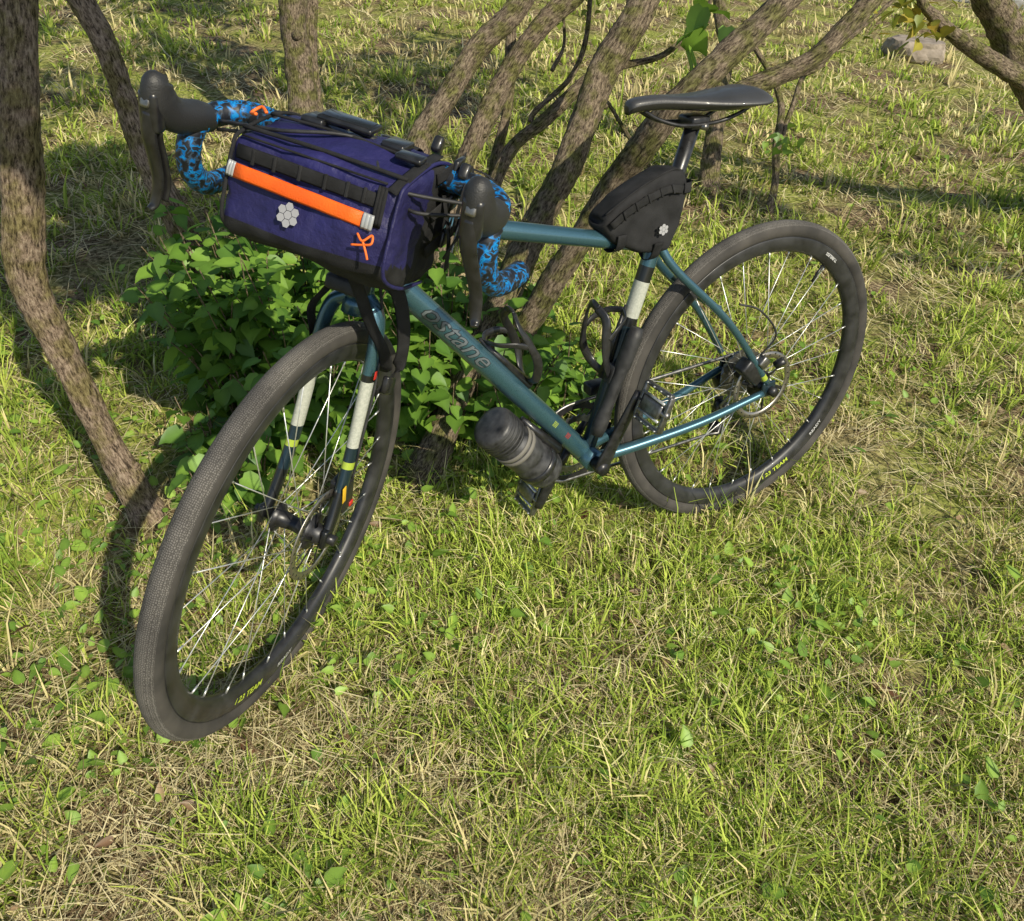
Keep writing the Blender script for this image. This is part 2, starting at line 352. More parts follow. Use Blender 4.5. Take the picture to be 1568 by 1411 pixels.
rbox(mb,V(.002,.047,.06),(V(1,0,-.3),V(0,1,0),V(.3,0,1)),(.017,.015,.032),.005,'black_metal'); rbox(mb,V(-.012,.058,.04),(V(1,0,-.3),V(0,1,0),V(.3,0,1)),(.006,.006,.005),.002,'red_decal')
sweep(mb,spline([V(.0,.06,.09),V(.01,.064,.16),V(.004,.062,.27),V(.0,.05,.36),V(.02,.03,.45)],8),.0023,'black_matte',8)
mb.build('fork',BIKE,WS)
# cockpit
mb=MB()
sweep(mb,[V(0,0,.575),V(0,0,.635)],.0185,'black_gloss',24)
sweep(mb,spline([V(0,0,HS),V(ST,0,HS)],4),[.019,.0165,.016,.0165,.02],'black_gloss',18)
sweep(mb,[V(ST,-.026,HS),V(ST,.026,HS)],.0215,'black_gloss',20)
th_=math.radians(17)
def HV(h,l,v): return V(ST+h*math.cos(th_)+v*math.sin(th_),l,HS-h*math.sin(th_)+v*math.cos(th_))
sweep(mb,[HV(0,-.1,0),HV(0,.1,0)],.0157,'black_gloss',18)
mb.build('stem',BIKE,WS)
for s,nm in ((1,'left'),(-1,'right')):
    mb=MB(); o_l=.008 if s>0 else 0.
    pts=spline([HV(0,s*.085,0),HV(.002,s*.13,.002),HV(.006,s*.178,.003),HV(.032,s*.203+o_l,.002),HV(.07,s*.21+o_l,-.004),HV(.086,s*.213+o_l,-.032),HV(.08,s*.217+o_l,-.068),HV(.05,s*.222+o_l,-.098),HV(.01,s*.227+o_l,-.110),HV(-.035,s*.231+o_l,-.114)],14)
    s_=np.concatenate([[0],np.cumsum(np.linalg.norm(np.diff(pts,axis=0),axis=1))]); rad=.0158*(1+.07*((s_/.017)%1))
    sweep(mb,pts,rad,'bar_tape',20)
    sweep(mb,[pts[-1],pts[-1]+(pts[-1]-pts[-2])*1.2],[.0165,.012],'black_matte',16)
    sweep(mb,[HV(0,s*.068,0),HV(0,s*.088,0)],.0168,'black_matte',16)
    mb.build(nm+'_bar_tape',BIKE,WS)
    mb=MB()
    hp=spline([HV(.048,s*.208+o_l,-.002),HV(.07,s*.210+o_l,.004),HV(.1,s*.211+o_l,.012),HV(.122,s*.212+o_l,.024),HV(.136,s*.212+o_l,.042),HV(.137,s*.211+o_l,.062),HV(.131,s*.21+o_l,.072)],8)
    n_=len(hp); tt=np.linspace(0,1,n_)
    sweep(mb,hp,np.stack([np.interp(tt,[0,.2,.45,.65,.85,1],[.0165,.0195,.0185,.0185,.016,.008]),np.interp(tt,[0,.2,.45,.65,.85,1],[.018,.023,.0225,.025,.020,.009])],1),'hood_rubber',20,ref=(0,1,0))
    rbox(mb,HV(.149,s*.212+o_l,.03),(V(0,1,0),HV(1,0,0)-HV(0,0,0),HV(0,0,1)-HV(0,0,0)),(.0135,.010,.026),.006,'black_gloss')
    rbox(mb,HV(.157,s*.212+o_l,.045),(V(0,1,0),HV(1,0,.4)-HV(0,0,0),HV(-.4,0,1)-HV(0,0,0)),(.007,.0035,.009),.003,'steel_dark')
    lv=spline([HV(.152,s*.212+o_l,.03),HV(.155,s*.214+o_l,.0),HV(.146,s*.217+o_l*1.5,-.035),HV(.139,s*.221+o_l*2,-.07),HV(.143,s*.226+o_l*2,-.098),HV(.15,s*.229+o_l*2,-.106)],8); n_=len(lv); tt=np.linspace(0,1,n_)
    sweep(mb,lv,np.stack([np.interp(tt,[0,.3,.8,1],[.012,.0105,.0075,.005]),np.interp(tt,[0,.3,1],[.008,.005,.004])],1),'black_gloss',14,ref=(0,1,0))
    lv2=lv[4:]+(HV(-.009,0,0)-HV(0,0,0))+V(0,-s*.006,0)
    sweep(mb,lv2[:-9],(.007,.003),'black_metal',10,ref=(0,1,0))
    mb.build(nm+'_brake_lever',BIKE,WS)
mb=MB()
U=(HV(1,0,0)-HV(0,0,0),V(0,1,0),HV(0,0,1)-HV(0,0,0))
rbox(mb,HV(.02,-.012,.042),U,(.017,.040,.004),.003,'black_gloss')
rbox(mb,HV(.02,-.012,.0463),U,(.013,.034,.0006),.0003,'saddle_side')
sweep(mb,spline([HV(0,.036,.01),HV(.01,.03,.024),HV(.02,-.01,.035)],6),(.009,.004),'black_matte',10,ref=(1,0,0))
for k,(a,b,c_,d_) in enumerate([((.05,.19,.0),(.11,.10,.015),(.06,.05,.02),(.0,.03,-.09)),((.05,-.19,.0),(.09,-.08,.03),(.04,.03,.03),(.0,.05,-.08)),((.06,.19,-.01),(.10,.12,-.01),(.03,.08,.0),(-.06,.03,-.12)),((.055,-.19,-.01),(.07,-.11,.012),(.02,-.04,.025),(-.05,-.02,-.1))]):
    sweep(mb,spline([HV(*a),HV(*b),HV(*c_),HV(*d_)],10),.0025,'black_matte',8)
mb.build('computer_and_cables',BIKE,WS)
# seatpost & saddle
mb=MB(); sweep(mb,[BB+S*.44,BB+S*.655],.0137,'black_gloss',20)
sc=BB+S*.6576
rbox(mb,sc+V(0,0,.006),(V(1,0,0),V(0,1,0),V(0,0,1)),(.02,.022,.011),.005,'black_metal')
sweep(mb,[sc+V(-.004,-.03,.0),sc+V(-.004,.03,.0)],.006,'steel_dark',12)
mb.build('seatpost',BIKE,WB)
mb=MB(); so=sc+V(0,0,.045)
st=[(.1445,.006,-.012,.007),(.139,.0145,-.004,.012),(.12,.019,.0,.014),(.085,.022,.001,.015),(.045,.028,-.001,.016),(.01,.038,-.002,.018),(-.025,.052,-.001,.021),(-.06,.066,.002,.023),(-.09,.073,.004,.021),(-.108,.071,.005,.017),(-.12,.06,.003,.012),(-.1255,.03,-.002,.006)]
st=spline(np.array(st),5); rows=[];K=22; f=[];mm=[]
for (x,w,z,dp) in st:
    for k in range(K):
        a=2*math.pi*k/K; y=w*math.copysign(abs(math.cos(a))**.75,math.cos(a)); sz=math.sin(a)
        zz=(.009*abs(sz)**.7 - (abs(y)/.07)**2*.012) if sz>=0 else -dp*abs(sz)**.6*(1 if abs(math.cos(a))>.5 else .75)
        if sz>0 and -.09<x<.06: zz-=.004*math.exp(-(y/.007)**2)
        rows.append(so+V(x,y,z+zz))
n_=len(st)
for i in range(n_-1):
    for k in range(K):
        f.append((i*K+k,i*K+(k+1)%K,(i+1)*K+(k+1)%K,(i+1)*K+k)); mm.append('saddle_top' if k<K//2 else 'saddle_side')
f.append(tuple(range(K))[::-1]);mm.append('saddle_side'); f.append(tuple((n_-1)*K+k for k in range(K)));mm.append('saddle_side')
mb.add(rows,f,mm)
for s in (1,-1):
    sweep(mb,spline([so+V(.115,s*.008,-.012),so+V(.085,s*.012,-.028),so+V(.04,s*.021,-.04),so+V(-.03,s*.022,-.04),so+V(-.075,s*.028,-.028),so+V(-.1,s*.035,-.012)],8),.0036,'black_metal',10)
mb.build('saddle',BIKE,WB)
# drivetrain
mb=MB()
dl=V(-.063,0,.158); dl=dl/np.linalg.norm(dl)*.168
for s in (1,-1):
    e=BB+dl*s+Lb*s*.075
    sweep(mb,spline([BB+Lb*s*.058-dl*s*.06,BB+Lb*s*.062+dl*s*.3,e+dl*s*.05],8),np.stack([np.interp(np.linspace(0,1,17),[0,.2,1],[.014,.017,.011]),np.full(17,.0075)],1),'black_gloss',14,ref=nrm(np.cross(dl,Lb)))
    sweep(mb,[BB+Lb*s*.03,BB+Lb*s*.068],.0135,'black_metal',18)
    c=e+Lb*s*.048; sweep(mb,[e,e+Lb*s*.09],.0065,'steel_dark',12)
    ax=(nrm(V(-.35,0,1)),V(0,1,0),nrm(V(1,0,.35)))
    rbox(mb,c,ax,(.015,.028,.010),.005,'steel_dark')
    for q in (1,-1):
        rbox(mb,c+ax[0]*q*.036,ax,(.004,.036,.006),.002,'steel_dark'); rbox(mb,c+Lb*q*.036,ax,(.036,.004,.006),.002,'steel_dark')
        for z in range(4): sweep(mb,[c+ax[0]*q*.036+Lb*(-.03+.02*z)-ax[2]*.009,c+ax[0]*q*.036+Lb*(-.03+.02*z)+ax[2]*.009],.0018,'silver',6)
        sweep(mb,[c+ax[0]*q*.018-Lb*.03+ax[2]*.006,c+ax[0]*q*.018+Lb*.03+ax[2]*.006],.003,'silver',6)
for rc,y in ((.094,-.047),(.068,-.041)):
    K=88 if rc>.08 else 64; th=np.arange(K)*2*np.pi/K; rad=rc+.0025*((np.arange(K)%2)*2-1); v=[];f=[]
    for dy in (-.0012,.0012):
        for q in (1,0):
            for k in range(K): r_=rad[k] if q else rc-.014; v.append(BB+V(r_*math.cos(th[k]),y+dy,r_*math.sin(th[k])))
    for k in range(K):
        k2=(k+1)%K; f+=[(k,k2,K+k2,K+k),(2*K+k,3*K+k,3*K+k2,2*K+k2),(k,2*K+k,2*K+k2,k2),(K+k,K+k2,3*K+k2,3*K+k)]
    mb.add(v,f,'steel_dark' if rc<.08 else 'black_metal',smooth=False)
for i in range(4):
    a=.6+i*math.pi/2; sweep(mb,[BB+V(0,-.05,0),BB+V(.085*math.cos(a),-.048,.085*math.sin(a))],(.011,.003),'black_metal',10,ref=(0.01,0.001,1) if abs(math.sin(a))<.7 else (1,0,.01))
ang=np.linspace(-1.35,1.45,30); ch=[BB+V(.094*math.cos(a),-.047,.094*math.sin(a)) for a in ang]
an2=np.linspace(1.6,4.5,20); ch+=[V(.045*math.cos(a),-.036,R+.045*math.sin(a)) for a in an2]
ch+=[V(.03,-.04,R-.085),V(.012,-.043,R-.12),V(.02,-.044,R-.165),V(.05,-.045,R-.16)]
sweep(mb,np.array(ch),(.0028,.0042),'steel_dark',6,ref=(0,1,0),closed=True)
rbox(mb,V(.012,-.075,R-.04),(V(.5,0,1),V(0,1,0),V(1,0,-.5)),(.022,.010,.013),.005,'black_metal')
rbox(mb,V(.02,-.062,R-.12),(V(-.1,0,1),V(0,1,0),V(1,0,.1)),(.045,.004,.012),.004,'black_metal')
for z in (-.095,-.155): revolve(mb,[(0,-.006),(.016,-.006),(.016,.006),(0,.006)],V(.02,-.05,R+z),Lb,'black_metal',n=14)
rbox(mb,BB+S*.13+V(-.005,-.04,0),(V(1,0,0),V(0,1,0),V(0,0,1)),(.022,.014,.012),.004,'black_metal')
rbox(mb,V(.055,.052,R+.052),(V(1,0,1),V(0,1,0),V(-1,0,1)),(.034,.016,.017),.006,'black_metal')
rbox(mb,V(.035,.066,R+.075),(V(1,0,1),V(0,1,0),V(-1,0,1)),(.012,.009,.012),.004,'steel_dark')
sweep(mb,[V(0,.06,R),V(0,.082,R)],.0105,'black_metal',16)
sweep(mb,spline([V(.04,.062,R+.09),V(.02,.075,R+.14),V(.07,.07,R+.2),V(.12,.06,R+.22)],8),.0022,'black_matte',8)
sweep(mb,[V(.0,.069,R+.06),V(-.012,.08,R+.075)],.009,'black_metal',14)
mb.build('drivetrain',BIKE,WB)
mb=MB()
def cage(o,t,n,t0):
    sweep(mb,[o+t*t0+n*.004,o+t*(t0+.15)+n*.004],(.011,.003),'black_gloss',10,ref=Lb)
    for s in (1,-1):
        sweep(mb,spline([o+t*(t0+.01)+n*.006,o+t*(t0+.02)+Lb*s*.028+n*.018,o+t*(t0+.05)+Lb*s*.039+n*.042,o+t*(t0+.09)+Lb*s*.037+n*.055,o+t*(t0+.125)+Lb*s*.030+n*.064,o+t*(t0+.14)+Lb*s*.012+n*.076],8),(.0085,.003),'black_gloss',10,ref=t)
        sweep(mb,spline([o+t*(t0+.14)+n*.006,o+t*(t0+.13)+Lb*s*.026+n*.018,o+t*(t0+.11)+Lb*s*.038+n*.038,o+t*(t0+.09)+Lb*s*.039+n*.05],8),(.006,.0025),'black_gloss',10,ref=t)
    sweep(mb,spline([o+t*(t0+.14)+Lb*.013+n*.076,o+t*(t0+.145)+n*.079,o+t*(t0+.14)-Lb*.013+n*.076],6),(.008,.003),'black_gloss',10,ref=t)
cage(BB+nup*.0205,DTd,nup,.235); SN=nrm(V(.957,0,.289)); cage(BB+SN*.016,S,SN,.17)
mb.build('bottle_cages',BIKE,WB)
mb=MB(); pa=BB+S*.065+SN*.025+Lb*.04; pb_=BB+S*.29+SN*.01+Lb*.04
sweep(mb,spline([pa,pb_],12),[.013,.015,.015,.0125,.0125,.0125,.0125,.0125,.0155,.0155,.0155,.0155,.012],'black_matte',18)
rbox(mb,(pa*.45+pb_*.55)-Lb*.014,(SN,Lb,S),(.014,.012,.02),.004,'black_matte')
mb.build('mini_pump',BIKE,WB)
# ------------------------------------------------------------------ bottle under the down tube
BOT=empty('water_bottle'); mb=MB(); bc=BB+DTd*.145-nup*.078+Lb*.004
pr=[(0,-.095),(.030,-.095),(.038,-.09),(.041,-.08),(.041,-.03),(.0385,-.026),(.0385,-.02),(.041,-.016),(.041,.032),(.036,.038),(.036,.044),(.0425,.046),(.0425,.088),(.040,.094),(.031,.097),(0,.097)]
revolve(mb,pr,bc,DTd,'plastic_bottle',n=40)
for z in (.049,.058,.067,.076,.084): revolve(mb,[(.0424,z-.002),(.0438,z),(.0424,z+.002)],bc,DTd,'black_matte',n=40)
mb.build('bottle_body',BOT,WB)
mb=MB()
for z in (.015,.028): revolve(mb,[(.0415,z-.0045),(.0432,z-.004),(.0432,z+.004),(.0415,z+.0045)],bc,DTd,'strap_grey',n=40)
for z in (-.055,): revolve(mb,[(.0415,z-.008),(.044,z-.007),(.044,z+.007),(.0415,z+.008)],bc,DTd,'black_gloss',n=40)
sweep(mb,[bc+DTd*-.07+nup*.046,bc+DTd*.05+nup*.046],(.014,.006),'black_gloss',10,ref=Lb)
mb.build('bottle_straps',BOT,WB)
# ------------------------------------------------------------------ frame bag
FB=empty('frame_bag'); mb=MB()
prof=[(.425,.760),(.42,.775),(.385,.803),(.34,.826),(.29,.842),(.262,.838),(.252,.81),(.266,.74),(.283,.700),(.34,.704),(.40,.733)]
prism(mb,prof,-.028,.028,.008,'fabric_black',noise=.003,bulge=.006)
mb.build('bag_body',FB,WB)
mb=MB()
sweep(mb,spline([V(.415,.0335,.764),V(.385,.036,.785),V(.34,.037,.805),V(.3,.037,.815),V(.268,.034,.81)],6),(.0008,.0075),'webbing',8,ref=(0,1,0))
for (x,z) in ((.392,.780),(.368,.793),(.343,.804),(.318,.811),(.293,.815)): rbox(mb,V(x,.0375,z),(V(1,0,-.4),V(0,1,0),V(.4,0,1)),(.002,.0018,.009),.001,'webbing')
sweep(mb,spline([V(.42,.02,.782),V(.385,.024,.806),V(.34,.025,.829),V(.29,.024,.845),V(.262,.02,.840)],6),.0018,'webbing',6)
ribbon(mb,[V(.262,.03,.81),V(.245,.026,.81),V(.228,0,.807),V(.245,-.026,.81),V(.262,-.03,.81)],(0,0,1),.02,.002,'webbing')
ribbon(mb,[V(.39,.032,.745),V(.39,.026,.72),V(.39,0,.706),V(.39,-.026,.72),V(.39,-.032,.745)],(1,0,0),.02,.002,'webbing')
ribbon(mb,[V(.31,.034,.72),V(.31,.022,.69),V(.31,0,.68),V(.31,-.026,.70)],(1,0,0),.02,.002,'webbing')
def hexlogo(mb,c,u,v,n,s,mt):
    for i in range(7):
        cc=c if i==0 else c+1.85*s*(u*math.cos(i*math.pi/3+.52)+v*math.sin(i*math.pi/3+.52))
        ring=[cc+s*(u*math.cos(k*math.pi/3)+v*math.sin(k*math.pi/3))+n for k in range(6)]; mb.add(ring+[cc+n],[(k,(k+1)%6,6) for k in range(6)],mt,smooth=False)
hexlogo(mb,V(.308,.0400,.745),V(-1,0,0),V(0,0,1),V(0,0,0),.0038,'logo_grey')
mb.build('bag_straps',FB,WB)
# ------------------------------------------------------------------ handlebar bag
HB=empty('handlebar_bag'); mb=MB(); X0,Z0=ST,HS
prof=[(.124,-.014),(.131,-.07),(.124,-.126),(.06,-.148),(-.01,-.148),(-.045,-.12),(-.05,-.05),(-.042,.012),(.0,.02),(.05,.016)]
prof=[(X0+a,Z0+b) for a,b in prof]
def bm_(n,c):
    x,y,z=c.x-X0,c.y,c.z-Z0
    if z<-.112 : return 'fabric_black'
    if y>.10 and x<.045: return 'fabric_black'
    if x<-.03 and z<-.02: return 'fabric_black'
    return 'navy'
prism(mb,prof,-.112,.122,.013,'navy',facemat=bm_,noise=.010,cuts=3,bulge=.003,nsc=17)
mb.build('bag_body',HB,WS)
mb=MB()
def FP(l,a,o=0):
    return V(X0+np.interp(a,[-.126,-.07,-.014],[.128,.1345,.1275])+o,l,Z0+a)
def strip(l0,l1,a0,a1,h,mt,o=.0015,th=.0016):
    n=10; ls=np.linspace(l0,l1,n)
    sweep(mb,np.array([FP(l,a0+(a1-a0)*i/(n-1),o+.0008*math.sin(i*1.9)) for i,l in enumerate(ls)]),(th,h/2),mt,8,ref=(1,0,0))
strip(-.1,.1,-.030,-.034,.018,'webbing',.003); strip(-.098,.084,-.053,-.060,.019,'orange',.005); strip(-.106,-.096,-.052,-.053,.020,'reflective',.0055); strip(.084,.098,-.060,-.0605,.020,'reflective',.0055)
strip(-.1,.1,-.011,-.012,.003,'webbing',-.001)
strip(.094,.106,-.040,-.040,.05,'webbing',.0035)
for l in (-.075,-.045,-.01,.025,.055,.078): rbox(mb,FP(l,-.032,.005),(V(0,1,0),V(0,0,1),V(1,0,0)),(.0022,.0095,.0015),.0008,'fabric_black')
hexlogo(mb,FP(-.012,-.084,.008),V(0,1,0),V(-.1,0,1),V(0,0,0),.0056,'logo_grey')
for l,sg in ((-.114,-1),(.124,1)):
    sweep(mb,spline([V(X0+a,l-sg*.004,Z0+b) for a,b in ((-.04,.012),(.0,.019),(.05,.016),(.118,-.010),(.128,-.03),(.131,-.07),(.124,-.122),(.06,-.146),(-.01,-.146))],6),.0026,'webbing' if sg<0 else 'navy',8)
sweep(mb,spline([V(X0+.112,-.11,Z0-.002),V(X0+.114,0,Z0-.0),V(X0+.112,.118,Z0-.002)],8),.0028,'webbing',8)
sweep(mb,spline([V(X0+.06,-.108,Z0+.017),V(X0+.062,0,Z0+.0205),V(X0+.06,.118,Z0+.017)],8),.002,'webbing',8)
ribbon(mb,[V(X0+.128,.108,Z0-.02),V(X0+.1,.116,Z0+.004),V(X0+.05,.112,Z0+.018),V(X0+.0,.105,Z0+.026)],(0,1,0),.016,.002,'webbing')
rbox(mb,V(X0+.075,.10,Z0+.020),(V(0,1,0),V(1,0,-.3),V(.3,0,1)),(.018,.011,.004),.003,'black_gloss')
b_=FP(.092,-.086,.007)
def cord(pts,r=.0018,m_='orange_cord'): sweep(mb,spline(pts,7),r,m_,8)
cord([b_+V(0,-.010,.009),b_+V(.004,.0,.003),b_+V(0,.009,.012),b_+V(.004,.012,.003),b_+V(.003,.0,-.002),b_+V(.002,-.014,-.006)],.0015); cord([b_+V(.003,.0,.003),b_+V(.004,.007,-.008),b_+V(.003,.011,-.017)],.0015)
cord([V(X0+.06,-.115,Z0+.016),V(X0+.05,-.13,Z0+.02),V(X0+.06,-.137,Z0+.01),V(X0+.075,-.12,Z0+.012)],.0022)
for k,(x,z,x2,z2) in enumerate(((.04,.0,-.04,.03),(.03,-.05,-.05,-.01),(.02,-.1,-.05,-.06))):
    ribbon(mb,[V(X0+x,.127,Z0+z),V(X0+(x+x2)/2,.134,Z0+(z+z2)/2+.004),V(X0+x2,.128,Z0+z2)],(0,0,1),.018,.002,'webbing')
    rbox(mb,V(X0+(x+x2)/2,.136,Z0+(z+z2)/2+.004),(V(1,0,-.3),V(0,0,1),V(0,1,0)),(.013,.012,.004),.003,'black_gloss')
for l in (-.055,.062):
    ribbon(mb,[V(X0-.045,l,Z0-.03),V(X0-.035,l,Z0+.012),V(X0-.008,l,Z0+.026),V(X0+.022,l,Z0+.012),V(X0+.03,l,Z0+.018)],(0,1,0),.026,.003,'webbing')
    rbox(mb,V(X0+.035,l,Z0+.026),(V(0,1,0),V(1,0,-.2),V(0,0,1)),(.016,.018,.005),.003,'black_gloss')
for (a,b,c_) in (((-.02,.15,.02),(.02,.158,-.01),(.0,.15,-.07)),((-.03,.142,.0),(-.01,.16,-.05),(.015,.152,-.10)),((.0,.145,.025),(-.02,.165,.0),(-.035,.15,-.05)),((-.04,.12,.02),(-.03,.175,.015),(-.01,.19,-.015)),((-.05,.14,.01),(.0,.17,-.03),(-.03,.16,-.09)),((.01,.13,-.02),(.01,.15,-.07),(-.02,.148,-.12))):
    ribbon(mb,[V(X0+a[0],a[1],Z0+a[2]),V(X0+b[0],b[1],Z0+b[2]),V(X0+c_[0],c_[1],Z0+c_[2])],(1,0,0),.014,.002,'webbing')
for (x,y,z) in ((-.02,.145,-.01),(.01,.15,.015),(-.03,.15,-.06),(-.03,.09,.035)):
    rbox(mb,V(X0+x,y,Z0+z),(V(1,.2,.4),V(-.2,1,0),V(-.4,0,1)),(.013,.007,.011),.004,'black_gloss')
cord([V(X0-.01,.155,Z0+.0),V(X0+.01,.165,Z0-.03),V(X0,.156,Z0-.06),V(X0+.006,.158,Z0-.09)],.0012,'reflective')
ribbon(mb,[V(X0+.03,.03,Z0-.150),V(.075,.035,.42),V(.045,.05,.37),V(.02,.068,.33),V(.0,.07,.30),V(-.025,.055,.28)],(0,1,.2),.022,.003,'webbing',8)
ribbon(mb,[V(X0,.045,Z0-.150),V(.03,.07,.43),V(-.01,.082,.36),V(-.03,.08,.30),V(-.02,.07,.262),V(.0,.064,.25)],(0,.3,1),.022,.003,'webbing',8)
ribbon(mb,[V(X0-.03,-.005,Z0-.150),V(.045,-.015,.43),V(.03,-.04,.395),V(.015,-.065,.355),V(.0,-.062,.31)],(1,0,.2),.026,.003,'webbing',8)
rbox(mb,V(-.02,.074,.262),(V(1,0,.3),V(0,1,0),V(0,0,1)),(.018,.006,.016),.004,'black_gloss')
rbox(mb,V(.045,.0,.418),(V(1,0,0),V(0,1,0),V(0,0,1)),(.02,.03,.012),.006,'black_matte')
mb.build('bag_trim',HB,WS)

# ------------------------------------------------------------------ ground / value noise
def vnoise(x,y,seed,sc):
    g=np.random.default_rng(seed).random((256,256)); x=x*sc+1000;y=y*sc+1000; xi=np.floor(x).astype(int);yi=np.floor(y).astype(int);fx=x-xi;fy=y-yi
    fx=fx*fx*(3-2*fx);fy=fy*fy*(3-2*fy); a=g[xi%256,yi%256];b=g[(xi+1)%256,yi%256];c=g[xi%256,(yi+1)%256];d=g[(xi+1)%256,(yi+1)%256]
    return (a*(1-fx)+b*fx)*(1-fy)+(c*(1-fx)+d*fx)*fy
def fbm(x,y,seed,sc): return (vnoise(x,y,seed,sc)+.5*vnoise(x,y,seed+1,sc*2.1)+.25*vnoise(x,y,seed+2,sc*4.3))/1.75
def gz(x,y): return (fbm(x,y,50,1.3)-.5)*.035*np.clip((np.hypot(x+.5,y)-.1),.0,1)-.006
gx=np.unique(np.concatenate([np.linspace(-80,-6,30),np.linspace(-6,14,260),np.linspace(14,90,30)])); gy=np.unique(np.concatenate([np.linspace(-60,-4,24),np.linspace(-4,12,210),np.linspace(12,120,34)]))
XX,YY=np.meshgrid(gx,gy,indexing='ij'); ZZ=gz(XX,YY); nx,ny=XX.shape
me=bpy.data.meshes.new('ground'); idx=np.arange(nx*ny).reshape(nx,ny)
fc=np.stack([idx[:-1,:-1],idx[1:,:-1],idx[1:,1:],idx[:-1,1:]],-1).reshape(-1,4)
me.from_pydata(np.stack([XX,YY,ZZ],-1).reshape(-1,3).tolist(),[],fc.tolist()); me.polygons.foreach_set('use_smooth',[True]*len(fc))
GR=bpy.data.objects.new('ground',me); COL.objects.link(GR)
m=bpy.data.materials.new('soil'); nt,N,L=nodes(m); N.remove(N['Principled BSDF']); b=N.new('ShaderNodeBsdfDiffuse'); L.new(b.outputs[0],N['Material Output'].inputs['Surface'])
tc=N.new('ShaderNodeTexCoord')
def nz(sc,det=4,ro=.6):
    n=N.new('ShaderNodeTexNoise'); n.inputs['Scale'].default_value=sc;n.inputs['Detail'].default_value=det;n.inputs['Roughness'].default_value=ro; L.new(tc.outputs['Object'],n.inputs['Vector']); return n
n1=nz(60,4,.75); n2=nz(2.2,2)
r=N.new('ShaderNodeValToRGB'); cr=r.color_ramp; cr.elements[0].position=.34; cr.elements[0].color=(.035,.025,.015,1); cr.elements[1].position=.68; cr.elements[1].color=(.46,.36,.22,1); e=cr.elements.new(.5); e.color=(.17,.125,.078,1)
L.new(n1.outputs['Fac'],r.inputs['Fac']); r2=N.new('ShaderNodeValToRGB'); r2.color_ramp.elements[0].position=.36;r2.color_ramp.elements[0].color=(.07,.095,.02,1); r2.color_ramp.elements[1].position=.62; r2.color_ramp.elements[1].color=(.40,.42,.11,1); L.new(n1.outputs['Fac'],r2.inputs['Fac'])
r3=N.new('ShaderNodeValToRGB'); r3.color_ramp.elements[0].position=.40; r3.color_ramp.elements[1].position=.60; L.new(n2.outputs['Fac'],r3.inputs['Fac'])
mx=N.new('ShaderNodeMix');mx.data_type='RGBA'; L.new(r3.outputs[0],mx.inputs['Factor']);L.new(r.outputs[0],mx.inputs['A']);L.new(r2.outputs[0],mx.inputs['B']); L.new(mx.outputs['Result'],b.inputs['Color'])
me.materials.append(m); MATS['soil']=m
# ------------------------------------------------------------------ fast attribute mesh
def fastmesh(name,verts,faces_list,cols,mt,parent=None):
    me=bpy.data.meshes.new(name); nv=len(verts); me.vertices.add(nv); me.vertices.foreach_set('co',verts.astype(np.float32).ravel())
    loops=np.concatenate([f.ravel() for f in faces_list]); tot=np.concatenate([np.full(len(f),f.shape[1]) for f in faces_list]); st_=np.concatenate([[0],np.cumsum(tot)[:-1]])
    me.loops.add(len(loops)); me.loops.foreach_set('vertex_index',loops.astype(np.int32)); me.polygons.add(len(tot)); me.polygons.foreach_set('loop_start',st_.astype(np.int32)); me.polygons.foreach_set('loop_total',tot.astype(np.int32))
    me.polygons.foreach_set('use_smooth',np.ones(len(tot),bool))
    a=me.attributes.new('col','FLOAT_COLOR','POINT'); c=np.ones((nv,4),np.float32); c[:,:3]=cols; a.data.foreach_set('color',c.ravel())
    me.update(calc_edges=True); me.materials.append(MATS[mt]); ob=bpy.data.objects.new(name,me); COL.objects.link(ob)
    if parent: ob.parent=parent
    return ob
cam_g=V(-1.1743,-.9205); TH0=math.pi/2-.5313
def scatter(g,n,rmin,rmax):
    th=g.uniform(-1.25,1.15,n)+TH0; r_=np.exp(g.uniform(math.log(rmin),math.log(rmax),n)); return cam_g[0]+r_*np.cos(th),cam_g[1]+r_*np.sin(th),r_
